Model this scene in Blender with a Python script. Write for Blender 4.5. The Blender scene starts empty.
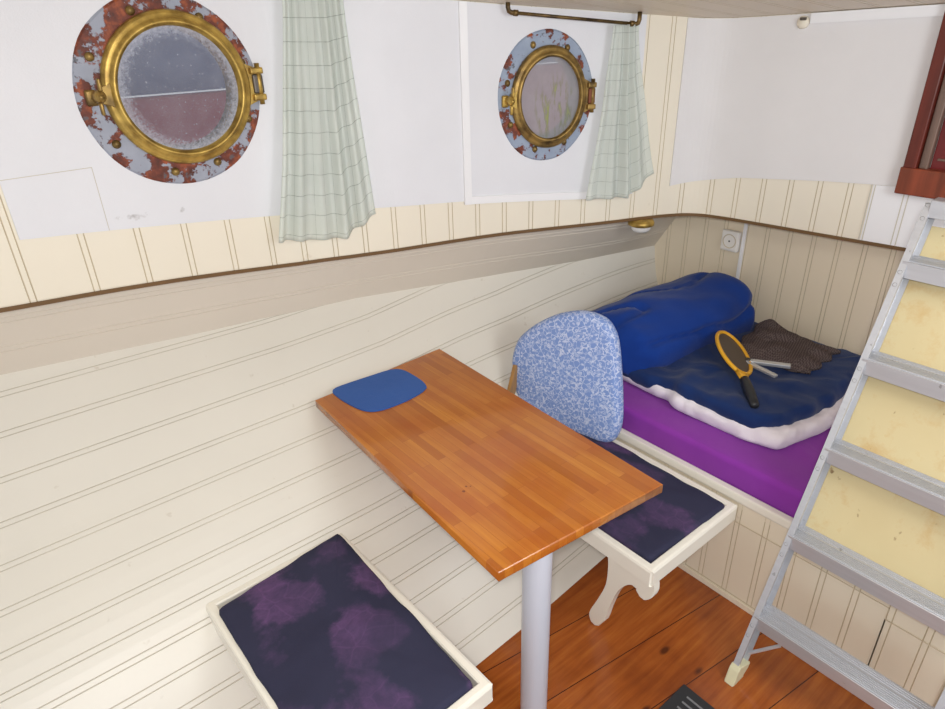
import bpy, bmesh, math, random
from math import sin, cos, pi, radians, sqrt
from mathutils import Vector, Matrix, noise
random.seed(7)
S = bpy.context.scene
COL = S.collection

# ------------------------------------------------------------------ camera
cd = bpy.data.cameras.new('camera'); cam = bpy.data.objects.new('camera', cd); COL.objects.link(cam)
yaw, pit, rol = radians(51.539), radians(26.985), radians(-1.664)
f_ = Vector((cos(yaw)*cos(pit), sin(yaw)*cos(pit), -sin(pit)))
r_ = Vector((sin(yaw), -cos(yaw), 0)); u_ = r_.cross(f_)
R_ = r_*cos(rol)+u_*sin(rol); U_ = -r_*sin(rol)+u_*cos(rol)
M_ = Matrix((R_, U_, -f_)).transposed().to_4x4(); M_.translation = Vector((1.557, -2.902, 1.987))
cam.matrix_world = M_
cd.sensor_fit = 'HORIZONTAL'; cd.sensor_width = 36; cd.lens = 653.56/945*36; cd.clip_start = .02
S.camera = cam
# ------------------------------------------------------------------ light
S.view_settings.view_transform = 'Standard'; S.view_settings.look = 'None'
S.view_settings.exposure = -0.06; S.view_settings.gamma = 1; S.view_settings.use_curve_mapping = False
w = bpy.data.worlds.new('world'); S.world = w; w.use_nodes = True
w.node_tree.nodes['Background'].inputs[0].default_value = (.93, .96, 1, 1)
w.node_tree.nodes['Background'].inputs[1].default_value = .78
def area(name, loc, target, size, power, col=(1, 1, 1)):
    l = bpy.data.lights.new(name, 'AREA'); l.energy = power; l.size = size; l.color = col; l.shape = 'DISK'
    o = bpy.data.objects.new(name, l); COL.objects.link(o); o.location = loc
    o.rotation_euler = (Vector(target)-Vector(loc)).to_track_quat('-Z', 'Y').to_euler(); return o
area('camera_flash', (1.50, -2.95, 2.09), (3.0, -1.1, .8), .12, 28, (1, .985, .96))
area('added_fill_light', (3.0, -3.5, 2.10), (3.2, -1.0, .6), .9, 24, (.93, .97, 1))  # added soft fill from above; no hatch opening is seen there

# ------------------------------------------------------------------ materials
def srgb(c):
    return tuple(((x/255)/12.92 if x/255 <= .04045 else ((x/255+.055)/1.055)**2.4) for x in c)+(1,)
class NT:
    def __init__(s, name, rough=.6, metal=0, spec=.5):
        s.m = bpy.data.materials.new(name); s.m.use_nodes = True; s.t = s.m.node_tree
        s.b = s.t.nodes['Principled BSDF']; s.b.inputs['Roughness'].default_value = rough
        s.b.inputs['Metallic'].default_value = metal; s.b.inputs['Specular IOR Level'].default_value = spec
        s.co = s.t.nodes.new('ShaderNodeTexCoord')
    def n(s, ty, **kw):
        nd = s.t.nodes.new(ty)
        for k, v in kw.items():
            if k in nd.inputs.keys(): 
                if hasattr(v, 'is_output') or isinstance(v, bpy.types.NodeSocket): s.t.links.new(v, nd.inputs[k])
                else: nd.inputs[k].default_value = v
            else: setattr(nd, k, v)
        return nd
    def l(s, a, b): s.t.links.new(a, b)
    def obj(s, scale=(1, 1, 1), rot=(0, 0, 0), loc=(0, 0, 0), src='Object'):
        m = s.n('ShaderNodeMapping'); s.l(s.co.outputs[src], m.inputs['Vector'])
        m.inputs['Scale'].default_value = scale; m.inputs['Rotation'].default_value = rot; m.inputs['Location'].default_value = loc
        return m.outputs[0]
    def noise(s, vec, scale, detail=4, rough=.55, out='Fac'):
        nd = s.n('ShaderNodeTexNoise'); s.l(vec, nd.inputs['Vector'])
        nd.inputs['Scale'].default_value = scale; nd.inputs['Detail'].default_value = detail; nd.inputs['Roughness'].default_value = rough
        return nd.outputs[out]
    def ramp(s, fac, stops, interp='LINEAR'):
        nd = s.n('ShaderNodeValToRGB'); nd.color_ramp.interpolation = interp; s.l(fac, nd.inputs[0])
        e = nd.color_ramp.elements
        while len(e) < len(stops): e.new(.5)
        for i, (p, c) in enumerate(stops):
            e[i].position = p; e[i].color = c if len(c) == 4 else (*c, 1)
        return nd.outputs[0]
    def mix(s, fac, a, b, mode='MIX'):
        nd = s.n('ShaderNodeMix'); nd.data_type = 'RGBA'; nd.blend_type = mode
        for sock, v in ((nd.inputs[0], fac), (nd.inputs[6], a), (nd.inputs[7], b)):
            if isinstance(v, bpy.types.NodeSocket): s.l(v, sock)
            else: sock.default_value = v
        return nd.outputs[2]
    def math(s, op, a, b=0., c=None):
        nd = s.n('ShaderNodeMath'); nd.operation = op
        for i, v in enumerate((a, b) if c is None else (a, b, c)):
            if isinstance(v, bpy.types.NodeSocket): s.l(v, nd.inputs[i])
            else: nd.inputs[i].default_value = v
        return nd.outputs[0]
    def color(s, c):
        if isinstance(c, bpy.types.NodeSocket): s.l(c, s.b.inputs['Base Color'])
        else: s.b.inputs['Base Color'].default_value = c
    def bump(s, h, strength=.3, dist=.002):
        nd = s.n('ShaderNodeBump'); s.l(h, nd.inputs['Height']); nd.inputs['Strength'].default_value = strength
        nd.inputs['Distance'].default_value = dist; s.l(nd.outputs[0], s.b.inputs['Normal'])
BW = ((0, (0, 0, 0)), (1, (1, 1, 1)))
def paint(name, rgb, rough=.45, var=.05, dirt=.0, dirtc=(150, 130, 100), sc=3):
    t = NT(name, rough); o = t.obj()
    c = srgb(rgb); c2 = tuple(x*(1-var*2) for x in c[:3])+(1,)
    col = t.mix(t.noise(o, sc, 5), c2, c)
    sp = t.ramp(t.noise(o, 22, 3), ((.70, (0, 0, 0)), (.78, (1, 1, 1))))
    col = t.mix(t.math('MULTIPLY', sp, dirt), col, srgb(dirtc))
    t.color(col); t.bump(t.noise(o, 60, 3), .12, .001)
    return t.m
M = {}
M['hull'] = paint('hull_white_paint', (226, 222, 212), .42, .03, .25)
M['soffit'] = paint('soffit_shade_paint', (214, 204, 190), .5, .03)  # darker colour paints in the shade under the overhang
M['cream'] = paint('cream_paint', (236, 228, 210), .45, .04, .15)
M['cream2'] = paint('bulkhead_cream_paint', (236, 222, 197), .45, .05, .2)
M['bedpaint'] = paint('bunk_paint', (234, 224, 203), .45, .04, .2)
M['seatpaint'] = paint('seat_gloss_paint', (238, 234, 222), .25, .03)
M['groove'] = paint('groove_shade_and_grime', (214, 200, 172), .7, .15)  # darker tone puts groove shading into the colour, along with some grime
M['groovew'] = paint('groove_shade_and_grime_pale', (214, 208, 194), .7, .15)  # paler version, groove shading and grime again in the colour
M['whitetrim'] = paint('white_trim_paint', (238, 238, 240), .35, .03)
M['darktrim'] = paint('brown_edge', (120, 88, 50), .5, .2)
M['plastic'] = paint('white_plastic', (236, 232, 226), .35, .02)
M['ceil'] = paint('ceiling_paint', (226, 212, 190), .45, .05)

def woodchip(name, rgb, stains=()):
    t = NT(name, .6); o = t.obj()
    c = t.mix(t.noise(o, 4, 5), tuple(x*.9 for x in srgb(rgb)[:3])+(1,), srgb(rgb))
    for (x, y, z, rx, rz, k) in stains:
        m = t.obj(scale=(1/rx, 1/rx, 1/rz), loc=(-x/rx, -y/rx, -z/rz))
        ln = t.n('ShaderNodeVectorMath', operation='LENGTH'); t.l(m, ln.inputs[0])
        d = t.math('ADD', ln.outputs['Value'], t.math('MULTIPLY', t.noise(o, 30, 4), 1.4))
        fac = t.math('MULTIPLY', t.ramp(d, ((.75, (1, 1, 1)), (1.5, (0, 0, 0)))), k)
        c = t.mix(fac, c, srgb((120, 112, 105)))
    t.color(c)
    t.bump(t.noise(o, 170, 3, .6), .35, .0015)
    return t.m
M['panelA'] = woodchip('white_textured_panel', (227, 228, 233), [(2.0, -.66, 1.47, .10, .035, .5), (2.15, -.66, 1.46, .06, .03, .5)])
M['panelC'] = woodchip('grey_white_textured_panel', (228, 226, 226))

def brass(name, c1=(196, 164, 84), c2=(138, 110, 52), rough=.4):
    t = NT(name, rough, .6); o = t.obj()
    t.color(t.ramp(t.noise(o, 22, 5), ((.35, srgb(c2)), (.62, srgb(c1)))))
    t.bump(t.noise(o, 70, 3), .2, .001); return t.m
M['brass'] = brass('polished_brass'); M['brassd'] = brass('dull_brass', (164, 134, 74), (92, 72, 40), .42)
M['bolt'] = brass('bolt_brass', (150, 124, 70), (96, 76, 42), .45)
M['rod'] = brass('curtain_rod_bronze', (120, 96, 56), (60, 46, 28), .4)
def rusty(name, base, pale, amt):
    t = NT(name, .6); o = t.obj()
    c = t.mix(t.noise(o, 18, 3), srgb(base), srgb(pale))
    n1 = t.noise(o, 15, 6, .65); rc = t.ramp(t.noise(o, 40, 4), ((.3, srgb((72, 32, 22))), (.5, srgb((108, 48, 30))), (.68, srgb((158, 80, 42)))))
    m = t.ramp(n1, ((amt, (0, 0, 0)), (amt+.03, (1, 1, 1))))
    m2 = t.ramp(t.noise(o, 34, 4), ((.64, (0, 0, 0)), (.68, (1, 1, 1))))
    c = t.mix(m, c, rc); c = t.mix(t.math('MULTIPLY', m2, .8), c, srgb((84, 86, 92)))
    t.color(c); t.bump(t.math('ADD', n1, m), .5, .003); return t.m
M['flange1'] = rusty('rusted_blue_grey_paint', (138, 144, 158), (164, 168, 182), .475)
M['flange2'] = rusty('worn_blue_grey_paint', (128, 142, 166), (160, 172, 190), .54)

def dirtyglass(name, dust, tint, trans, streak=False, cx=0, cz=0, r=.17):
    t = NT(name, .08); o = t.obj()
    m = t.obj(scale=(.94/r,)*3)
    ln = t.n('ShaderNodeVectorMath', operation='LENGTH'); t.l(m, ln.inputs[0])
    edge = t.ramp(t.math('MULTIPLY', t.math('ADD', ln.outputs['Value'], t.math('MULTIPLY', t.noise(o, 90, 4, .7), .5)), .6), ((.58, (0, 0, 0)), (.80, (1, 1, 1))))
    sp = t.ramp(t.noise(o, 130, 3, .7), ((.60, (0, 0, 0)), (.68, (1, 1, 1))))
    fac = t.math('MAXIMUM', t.math('MULTIPLY', edge, .9), t.math('MULTIPLY', sp, .6))
    fac = t.math('MAXIMUM', fac, t.math('ADD', t.math('MULTIPLY', t.noise(o, 14, 4), .25), trans))
    d = t.n('ShaderNodeBsdfDiffuse'); dc = srgb(dust)
    if streak:
        v = t.obj(scale=(60, 60, 13), rot=(0, .12, 0)); n1 = t.noise(v, 1, 3)
        mask = t.ramp(n1, ((.52, (0, 0, 0)), (.70, (1, 1, 1))))
        loc = t.obj(scale=(9, 9, 6.5), loc=(-.25, 0, .25)); l2 = t.n('ShaderNodeVectorMath', operation='LENGTH'); t.l(loc, l2.inputs[0])
        mask = t.math('MULTIPLY', mask, t.ramp(l2.outputs['Value'], ((.5, (1, 1, 1)), (.95, (0, 0, 0)))))
        t.l(t.mix(mask, dc, srgb((138, 148, 86))), d.inputs[0]); fac = t.math('MAXIMUM', fac, mask)
    else: d.inputs[0].default_value = dc
    tr = t.n('ShaderNodeBsdfTransparent'); tr.inputs[0].default_value = tint
    gl = t.n('ShaderNodeBsdfGlossy'); gl.inputs['Roughness'].default_value = .4
    a = t.n('ShaderNodeMixShader'); t.l(fac, a.inputs[0]); t.l(tr.outputs[0], a.inputs[1]); t.l(d.outputs[0], a.inputs[2])
    b = t.n('ShaderNodeMixShader'); b.inputs[0].default_value = .03; t.l(a.outputs[0], b.inputs[1]); t.l(gl.outputs[0], b.inputs[2])
    t.l(b.outputs[0], t.t.nodes['Material Output'].inputs['Surface']); return t.m
M['glass1'] = dirtyglass('salt_stained_glass', (188, 192, 206), (.9, .92, .96, 1), .02)
M['glass2'] = dirtyglass('algae_stained_glass', (178, 178, 184), (.85, .86, .9, 1), .42, True)

def alu(name, c=(206, 208, 214), rough=.4):
    t = NT(name, rough, .55); v = t.obj(scale=(60, 4, 60)); o = t.obj()
    col = t.mix(t.noise(v, 1, 3), tuple(x*.82 for x in srgb(c)[:3])+(1,), srgb(c))
    sp = t.ramp(t.noise(o, 45, 2), ((.72, (0, 0, 0)), (.76, (1, 1, 1))))
    col = t.mix(t.math('MULTIPLY', sp, .5), col, srgb((110, 108, 105)))
    t.color(col); t.bump(t.noise(v, 1, 3), .1, .001); return t.m
M['alu'] = alu('brushed_aluminium'); M['steel'] = alu('shiny_steel', (214, 216, 220), .2)
M['legpaint'] = paint('pale_grey_leg_paint', (196, 200, 212), .3, .02)
def plain(name, rgb, rough=.6, metal=0, spec=.5):
    t = NT(name, rough, metal, spec); t.color(srgb(rgb)); t.bump(t.noise(t.obj(), 120, 2), .1, .001); return t.m
M['dark'] = plain('dark_void', (40, 34, 32), .8); M['yellowplastic'] = plain('yellow_plastic', (236, 176, 40), .35)
M['blackplastic'] = plain('black_plastic', (30, 32, 36), .35); M['rivet'] = plain('rivet_steel', (110, 108, 108), .4, .7)
M['footplastic'] = plain('aged_foot_plastic', (214, 210, 176), .5); M['lens'] = plain('frosted_lamp_lens', (222, 220, 216), .25)
M['hingepin'] = plain('tarnished_steel', (96, 90, 84), .45, .6); M['hinge2'] = plain('rusty_hinge_leaf', (120, 66, 42), .6, .2)

def butcher():
    t = NT('butcher_block_varnish', .24); o = t.obj(rot=(0, 0, radians(90)))
    br = t.n('ShaderNodeTexBrick'); t.l(o, br.inputs['Vector'])
    br.offset = .37; br.offset_frequency = 2; br.squash = 1
    for k, v in (('Color1', (0, 0, 0, 1)), ('Color2', (1, 1, 1, 1)), ('Mortar', (.2, .2, .2, 1)), ('Scale', 1), ('Mortar Size', .0006), ('Mortar Smooth', .3), ('Bias', 0), ('Brick Width', .43), ('Row Height', .030)): br.inputs[k].default_value = v
    c = t.ramp(br.outputs['Color'], ((0, srgb((164, 92, 28))), (.35, srgb((186, 112, 34))), (.7, srgb((198, 126, 44))), (1, srgb((176, 100, 30)))))
    g = t.noise(t.obj(scale=(55, 2.5, 55)), 1, 5, .6)
    c = t.mix(t.ramp(g, ((.35, (0, 0, 0)), (.75, (1, 1, 1)))), c, t.mix(.5, c, srgb((150, 74, 22))))
    c = t.mix(t.math('MULTIPLY', br.outputs['Fac'], .55), c, srgb((128, 66, 24)))
    kn = t.ramp(t.noise(t.obj(), 5, 3), ((.45, (0, 0, 0)), (.75, (1, 1, 1))))
    c = t.mix(t.math('MULTIPLY', kn, .5), c, srgb((160, 70, 20)))
    for (sx_, sy_, rr) in ((-.065, .257, .009), (-.045, .27, .006), (-.035, .262, .005)):
        mm = t.obj(scale=(1/rr, .8/rr, 0), loc=(-sx_/rr, -sy_*.8/rr, 0)); ln = t.n('ShaderNodeVectorMath', operation='LENGTH'); t.l(mm, ln.inputs[0])
        k = t.ramp(t.math('ADD', ln.outputs['Value'], t.noise(t.obj(), 80, 2)), ((.9, (1, 1, 1)), (1.3, (0, 0, 0)))); c = t.mix(t.math('MULTIPLY', k, .8), c, srgb((92, 34, 12)))
    t.color(c); t.b.inputs['Coat Weight'].default_value = .25; t.bump(g, .04, .001); return t.m
M['butcher'] = butcher()
def floorwood():
    t = NT('varnished_pine_floor', .24); a = radians(8)
    o = t.obj(rot=(0, 0, a))
    # board lines: the rotated y coordinate in boards of .16 m
    sx = t.n('ShaderNodeSeparateXYZ'); t.l(o, sx.inputs[0])
    y = t.math('MULTIPLY', t.math('ADD', sx.outputs[1], -.232), 1/.20)
    fr = t.math('FRACT', y); idn = t.math('FLOOR', y)
    seam = t.math('LESS_THAN', t.math('ABSOLUTE', t.math('SUBTRACT', fr, .5)), .492)  # 1 inside the board
    wn = t.n('ShaderNodeTexWhiteNoise'); wn.noise_dimensions = '1D'; t.l(idn, wn.inputs['W'])
    v = t.obj(scale=(3, 45, 3), rot=(0, 0, a)); g = t.noise(v, 1, 5, .6)
    c = t.ramp(g, ((.25, srgb((134, 66, 24))), (.5, srgb((164, 88, 34))), (.75, srgb((188, 112, 46)))))
    c = t.mix(t.math('MULTIPLY', wn.outputs['Value'], .35), c, srgb((126, 60, 26)))
    big = t.noise(t.obj(), 3.0, 4)
    c = t.mix(t.math('MULTIPLY', t.ramp(big, ((.45, (0, 0, 0)), (.68, (1, 1, 1)))), .6), c, srgb((104, 46, 22)))
    vo = t.n('ShaderNodeTexVoronoi'); t.l(t.obj(scale=(3.4, 7, 5), rot=(0, 0, a)), vo.inputs['Vector']); vo.inputs['Scale'].default_value = 1
    k = t.ramp(vo.outputs['Distance'], ((.05, (1, 1, 1)), (.10, (0, 0, 0))))
    c = t.mix(t.math('MULTIPLY', k, .8), c, srgb((58, 28, 18)))
    c = t.mix(t.math('SUBTRACT', 1., seam), c, srgb((60, 28, 16)))
    t.color(c); t.b.inputs['Coat Weight'].default_value = .15; t.bump(t.math('ADD', t.math('MULTIPLY', g, .2), seam), .25, .002); return t.m
M['floor'] = floorwood()
def mahogany(name='mahogany', base=(112, 40, 26)):
    t = NT(name, .35); g = t.noise(t.obj(scale=(30, 30, 3)), 1, 5)
    t.color(t.ramp(g, ((.3, tuple(x*.5 for x in srgb(base)[:3])+(1,)), (.65, srgb(base)), (.85, tuple(min(1, x*1.5) for x in srgb(base)[:3])+(1,)))))
    t.bump(g, .15, .001); return t.m
M['mahogany'] = mahogany(); M['mahoganyred'] = mahogany('red_mahogany_panel', (122, 32, 34)); M['worn'] = mahogany('worn_grey_mahogany', (128, 104, 92))
M['sill'] = mahogany('orange_mahogany_sill', (142, 66, 40)); M['tanwood'] = mahogany('tan_wood', (186, 140, 84))
def ply():
    t = NT('stained_plywood', .6); o = t.obj()
    c = t.mix(t.noise(o, 3, 5), srgb((196, 178, 132)), srgb((216, 202, 160)))
    st = t.ramp(t.noise(o, 6, 6, .7), ((.52, (0, 0, 0)), (.66, (1, 1, 1)))); c = t.mix(t.math('MULTIPLY', st, .45), c, srgb((188, 140, 66)))
    sp = t.ramp(t.noise(t.obj(scale=(1, 1, .7)), 26, 3), ((.71, (0, 0, 0)), (.76, (1, 1, 1)))); c = t.mix(t.math('MULTIPLY', sp, .75), c, srgb((110, 66, 28)))
    t.color(c); return t.m
M['ply'] = ply()
def fabric(name, base, var, rough=.9, weave=260, bumpn=.25):
    t = NT(name, rough, 0, .15); o = t.obj()
    t.color(t.mix(t.noise(o, 7, 4), srgb(base), srgb(var))); t.b.inputs['Sheen Weight'].default_value = .15
    t.bump(t.math('ADD', t.noise(o, weave, 2), t.math('MULTIPLY', t.noise(o, 16, 4), 2)), bumpn, .004); return t.m
M['blue'] = fabric('royal_blue_brushed_cotton', (14, 46, 116), (22, 62, 146))
M['navy'] = fabric('navy_blue_quilt_cotton', (20, 40, 86), (28, 54, 106))
M['purple'] = fabric('purple_sheet', (128, 48, 152), (144, 60, 168), bumpn=.15)
M['white'] = fabric('white_quilt_cotton', (222, 214, 222), (238, 232, 238))
M['felt'] = fabric('blue_felt', (38, 82, 156), (46, 92, 168))
def floral():
    t = NT('navy_upholstery_with_purple_flowers', .85, 0, .2); o = t.obj()
    wv = t.noise(o, 5, 3, .5, 'Color'); vm = t.n('ShaderNodeVectorMath', operation='MULTIPLY_ADD')
    t.l(wv, vm.inputs[0]); vm.inputs[1].default_value = (.10,)*3; t.l(o, vm.inputs[2])
    vo = t.n('ShaderNodeTexVoronoi'); vo.feature = 'SMOOTH_F1'; t.l(vm.outputs[0], vo.inputs['Vector']); vo.inputs['Scale'].default_value = 6.0
    fine = t.math('MULTIPLY', t.noise(o, 24, 4, .6), .30)
    sx = t.n('ShaderNodeSeparateColor'); t.l(vo.outputs['Color'], sx.inputs[0])
    m = t.ramp(t.math('ADD', vo.outputs['Distance'], fine), ((.50, (1, 1, 1)), (.60, (0, 0, 0))))
    m = t.math('MULTIPLY', m, t.math('ADD', t.math('MULTIPLY', sx.outputs[0], .75), .25))
    w2 = t.noise(vm.outputs[0], 30, 5, .65)
    ve = t.n('ShaderNodeTexVoronoi'); ve.feature = 'DISTANCE_TO_EDGE'; t.l(vm.outputs[0], ve.inputs['Vector']); ve.inputs['Scale'].default_value = 13
    edge = t.ramp(ve.outputs['Distance'], ((.01, (1, 1, 1)), (.05, (0, 0, 0))))
    pet = t.math('ADD', t.math('MULTIPLY', m, t.math('MULTIPLY', w2, .9)), t.math('MULTIPLY', t.math('MULTIPLY', edge, m), .16))
    c = t.mix(t.noise(o, 4, 3), srgb((42, 42, 62)), srgb((56, 57, 80)))
    c = t.mix(t.math('MULTIPLY', pet, 1.0), c, srgb((122, 84, 136)))
    t.color(c); t.bump(t.noise(o, 300, 2), .2, .002); return t.m
M['floral'] = floral()
def ditsy():
    t = NT('blue_cloth_with_small_white_flowers', .85, 0, .2); o = t.obj()
    wv = t.noise(o, 30, 2, .5, 'Color'); vm = t.n('ShaderNodeVectorMath', operation='MULTIPLY_ADD')
    t.l(wv, vm.inputs[0]); vm.inputs[1].default_value = (.018,)*3; t.l(o, vm.inputs[2])
    vo = t.n('ShaderNodeTexVoronoi'); t.l(vm.outputs[0], vo.inputs['Vector']); vo.inputs['Scale'].default_value = 78
    ring = t.ramp(vo.outputs['Distance'], ((.10, (.1, .1, .1)), (.24, (1, 1, 1)), (.36, (1, 1, 1)), (.46, (0, 0, 0))))
    v2 = t.n('ShaderNodeTexVoronoi'); v2.feature = 'DISTANCE_TO_EDGE'; t.l(vm.outputs[0], v2.inputs['Vector']); v2.inputs['Scale'].default_value = 44
    ln = t.ramp(v2.outputs['Distance'], ((.03, (1, 1, 1)), (.07, (0, 0, 0))))
    fac = t.math('MULTIPLY', t.math('MAXIMUM', ring, ln), t.ramp(t.noise(o, 60, 2), ((.35, (.25, .25, .25)), (.6, (1, 1, 1)))))
    t.color(t.mix(t.math('MULTIPLY', fac, .75), srgb((122, 148, 204)), srgb((220, 226, 242)))); t.bump(t.noise(o, 300, 2), .2, .002); return t.m
M['ditsy'] = ditsy()
def knit():
    t = NT('brown_grey_checked_knit', .9, 0, .1); o = t.obj(rot=(0, 0, .5))
    ch = t.n('ShaderNodeTexChecker'); t.l(o, ch.inputs['Vector']); ch.inputs['Scale'].default_value = 150
    ch.inputs[1].default_value = srgb((112, 100, 98)); ch.inputs[2].default_value = srgb((62, 54, 56))
    t.color(t.mix(.35, ch.outputs[0], t.mix(t.noise(o, 20, 3), srgb((60, 50, 52)), srgb((104, 90, 86))))); t.bump(t.noise(o, 120, 3), .5, .004); return t.m
M['knit'] = knit()
def curtain_mat():
    t = NT('pale_green_check_voile', .8, 0, .2); u = t.n('ShaderNodeUVMap'); u.uv_map = 'UVMap'
    sx = t.n('ShaderNodeSeparateXYZ'); t.l(u.outputs[0], sx.inputs[0])
    def line(o, k, wdt): return t.math('LESS_THAN', t.math('ABSOLUTE', t.math('SUBTRACT', t.math('FRACT', t.math('MULTIPLY', o, k)), .5)), wdt)
    l = t.math('MAXIMUM', line(sx.outputs[1], 1/.068, .014), line(sx.outputs[0], 1/.068, .010))
    dashed = t.math('MULTIPLY', l, t.math('ADD', t.math('MULTIPLY', t.noise(t.obj(), 60, 2), .8), .2))
    c = t.mix(dashed, t.mix(t.noise(t.obj(), 6, 3), srgb((236, 241, 235)), srgb((247, 250, 246))), srgb((160, 168, 160)))
    t.color(c)
    tl = t.n('ShaderNodeBsdfTranslucent'); t.l(c, tl.inputs[0]); mx = t.n('ShaderNodeMixShader'); mx.inputs[0].default_value = .22
    t.l(t.b.outputs[0], mx.inputs[1]); t.l(tl.outputs[0], mx.inputs[2]); t.l(mx.outputs[0], t.t.nodes['Material Output'].inputs['Surface']); return t.m
M['curtain'] = curtain_mat()
M['outside_blue'] = plain('outside_slate_blue_paint', (98, 102, 128), .8); M['outside_red'] = plain('outside_oxide_red_paint', (128, 62, 72), .8)
M['meshgrey'] = plain('grey_wire_gauze', (96, 84, 74), .5, .4)
M['rubber'] = plain('black_rubber', (40, 42, 46), .6); M['rubberrib'] = plain('worn_rubber_rib', (120, 122, 126), .5)

# ------------------------------------------------------------------ mesh helpers
def link(name, bm, mats, parent=None, smooth=False, origin=None, **props):
    if not isinstance(mats, (list, tuple)): mats = [mats]
    me = bpy.data.meshes.new(name)
    bmesh.ops.recalc_face_normals(bm, faces=bm.faces)
    if parent is not None:
        off = Vector(parent.get('_o', (0, 0, 0)))
    elif origin is not None: off = Vector(origin)
    else:
        xs = [v.co for v in bm.verts]; off = Vector(((min(c.x for c in xs)+max(c.x for c in xs))/2, (min(c.y for c in xs)+max(c.y for c in xs))/2, min(c.z for c in xs)))
    bmesh.ops.translate(bm, verts=bm.verts, vec=-off)
    for f in bm.faces: f.smooth = smooth
    bm.to_mesh(me); bm.free()
    for m in mats: me.materials.append(M[m] if isinstance(m, str) else m)
    o = bpy.data.objects.new(name, me); COL.objects.link(o)
    if parent is not None: o.parent = parent; o['_o'] = tuple(off)
    else: o.location = off; o['_o'] = tuple(off)
    for k, v in props.items(): o[k] = v
    return o
def thing(name, label, cat, loc, group=None, **props):
    o = bpy.data.objects.new(name, None); COL.objects.link(o); o.location = loc; o.empty_display_size = .05
    o['_o'] = tuple(loc); o['label'] = label
    if cat: o['category'] = cat
    if group: o['group'] = group
    for k, v in props.items(): o[k] = v
    return o
def tag(o, label, cat, group=None):
    o['label'] = label; o['category'] = cat
    if group: o['group'] = group
    return o
def frame(o, x, y=None, z=None):
    """matrix with origin o and given axes"""
    x = Vector(x).normalized()
    if y is None: y = Vector((0, 0, 1)).cross(x)
    y = Vector(y); z = x.cross(y).normalized(); y = z.cross(x).normalized()
    m = Matrix((x, y, z)).transposed().to_4x4(); m.translation = Vector(o); return m
def box(bm, c, s, bev=.0, mat=Matrix(), seg=2, mi=0):
    g = bmesh.ops.create_cube(bm, size=1); vs = g['verts']
    bmesh.ops.scale(bm, vec=Vector(s), verts=vs); bmesh.ops.translate(bm, vec=Vector(c), verts=vs)
    if bev > 0:
        es = list({e for v in vs for e in v.link_edges})
        r = bmesh.ops.bevel(bm, geom=es, offset=bev, segments=seg, affect='EDGES', profile=.6); vs = list({v for f in r['faces'] for v in f.verts} | {v for v in vs if v.is_valid})
    bmesh.ops.transform(bm, matrix=mat, verts=vs)
    if mi:
        for v in vs:
            for f in v.link_faces: f.material_index = mi
    return vs
def prism(bm, pts, z0, z1, mat=Matrix(), bev=0, seg=2):
    """pts in local xy, extruded z0..z1"""
    a = [bm.verts.new((p[0], p[1], z0)) for p in pts]; b = [bm.verts.new((p[0], p[1], z1)) for p in pts]
    n = len(pts); fs = [bm.faces.new(a[::-1]), bm.faces.new(b)]
    for i in range(n): fs.append(bm.faces.new((a[i], a[(i+1) % n], b[(i+1) % n], b[i])))
    vs = a+b
    if bev:
        es = [e for e in fs[0].edges]+[e for e in fs[1].edges]
        r = bmesh.ops.bevel(bm, geom=es, offset=bev, segments=seg, affect='EDGES', profile=.6); vs = list({v for f in r['faces'] for v in f.verts} | {v for v in vs if v.is_valid})
    bmesh.ops.transform(bm, matrix=mat, verts=vs); return vs
def lathe(bm, prof, mat=Matrix(), n=48, a0=0, a1=2*pi):
    """prof list of (r, z), around local z"""
    full = abs(a1-a0-2*pi) < 1e-6; k = n if full else n+1; rows = []
    for i in range(k):
        a = a0+(a1-a0)*i/n
        rows.append([bm.verts.new(mat @ Vector((r*cos(a), r*sin(a), z))) for r, z in prof])
    for i in range(n):
        A = rows[i]; B = rows[(i+1) % k]
        for j in range(len(prof)-1):
            q = [A[j], B[j], B[j+1], A[j+1]]
            try: bm.faces.new(q)
            except ValueError: pass
    bmesh.ops.remove_doubles(bm, verts=[v for r in rows for v in r], dist=1e-6)
def tube(bm, path, rad, n=12, caps=True):
    path = [Vector(p) for p in path]; rads = rad if isinstance(rad, (list, tuple)) else [rad]*len(path)
    rows = []; up = None
    for i, p in enumerate(path):
        t = (path[min(i+1, len(path)-1)]-path[max(i-1, 0)]).normalized()
        if up is None: up = t.orthogonal().normalized()
        x = (up-t*up.dot(t)).normalized(); up = x; y = t.cross(x)
        rows.append([bm.verts.new(p+(x*cos(2*pi*k/n)+y*sin(2*pi*k/n))*rads[i]) for k in range(n)])
    for a, b in zip(rows, rows[1:]):
        for k in range(n): bm.faces.new((a[k], a[(k+1) % n], b[(k+1) % n], b[k]))
    if caps: bm.faces.new(rows[0][::-1]); bm.faces.new(rows[-1])
def grid(bm, rows, mi=None, closed=False):
    V = [[bm.verts.new(p) for p in r] for r in rows]
    for i in range(len(V)-1):
        for j in range(len(V[0])-1):
            f = bm.faces.new((V[i][j], V[i][j+1], V[i+1][j+1], V[i+1][j]))
            if mi: f.material_index = mi(i, j)
    return V
def interp(x, xs, ys):
    if x <= xs[0]: return ys[0]
    for i in range(len(xs)-1):
        if x <= xs[i+1]: return ys[i]+(ys[i+1]-ys[i])*(x-xs[i])/(xs[i+1]-xs[i])
    return ys[-1]
def catmull(pts, n=8):
    P = [Vector(p) for p in pts]; P = [2*P[0]-P[1]]+P+[2*P[-1]-P[-2]]; out = []
    for i in range(1, len(P)-2):
        for k in range(n):
            t = k/n; a, b, c, d = P[i-1:i+3]
            out.append(.5*((2*b)+(c-a)*t+(2*a-5*b+4*c-d)*t*t+(-a+3*b-3*c+d)*t**3))
    out.append(P[-2].copy()); return out
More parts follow.
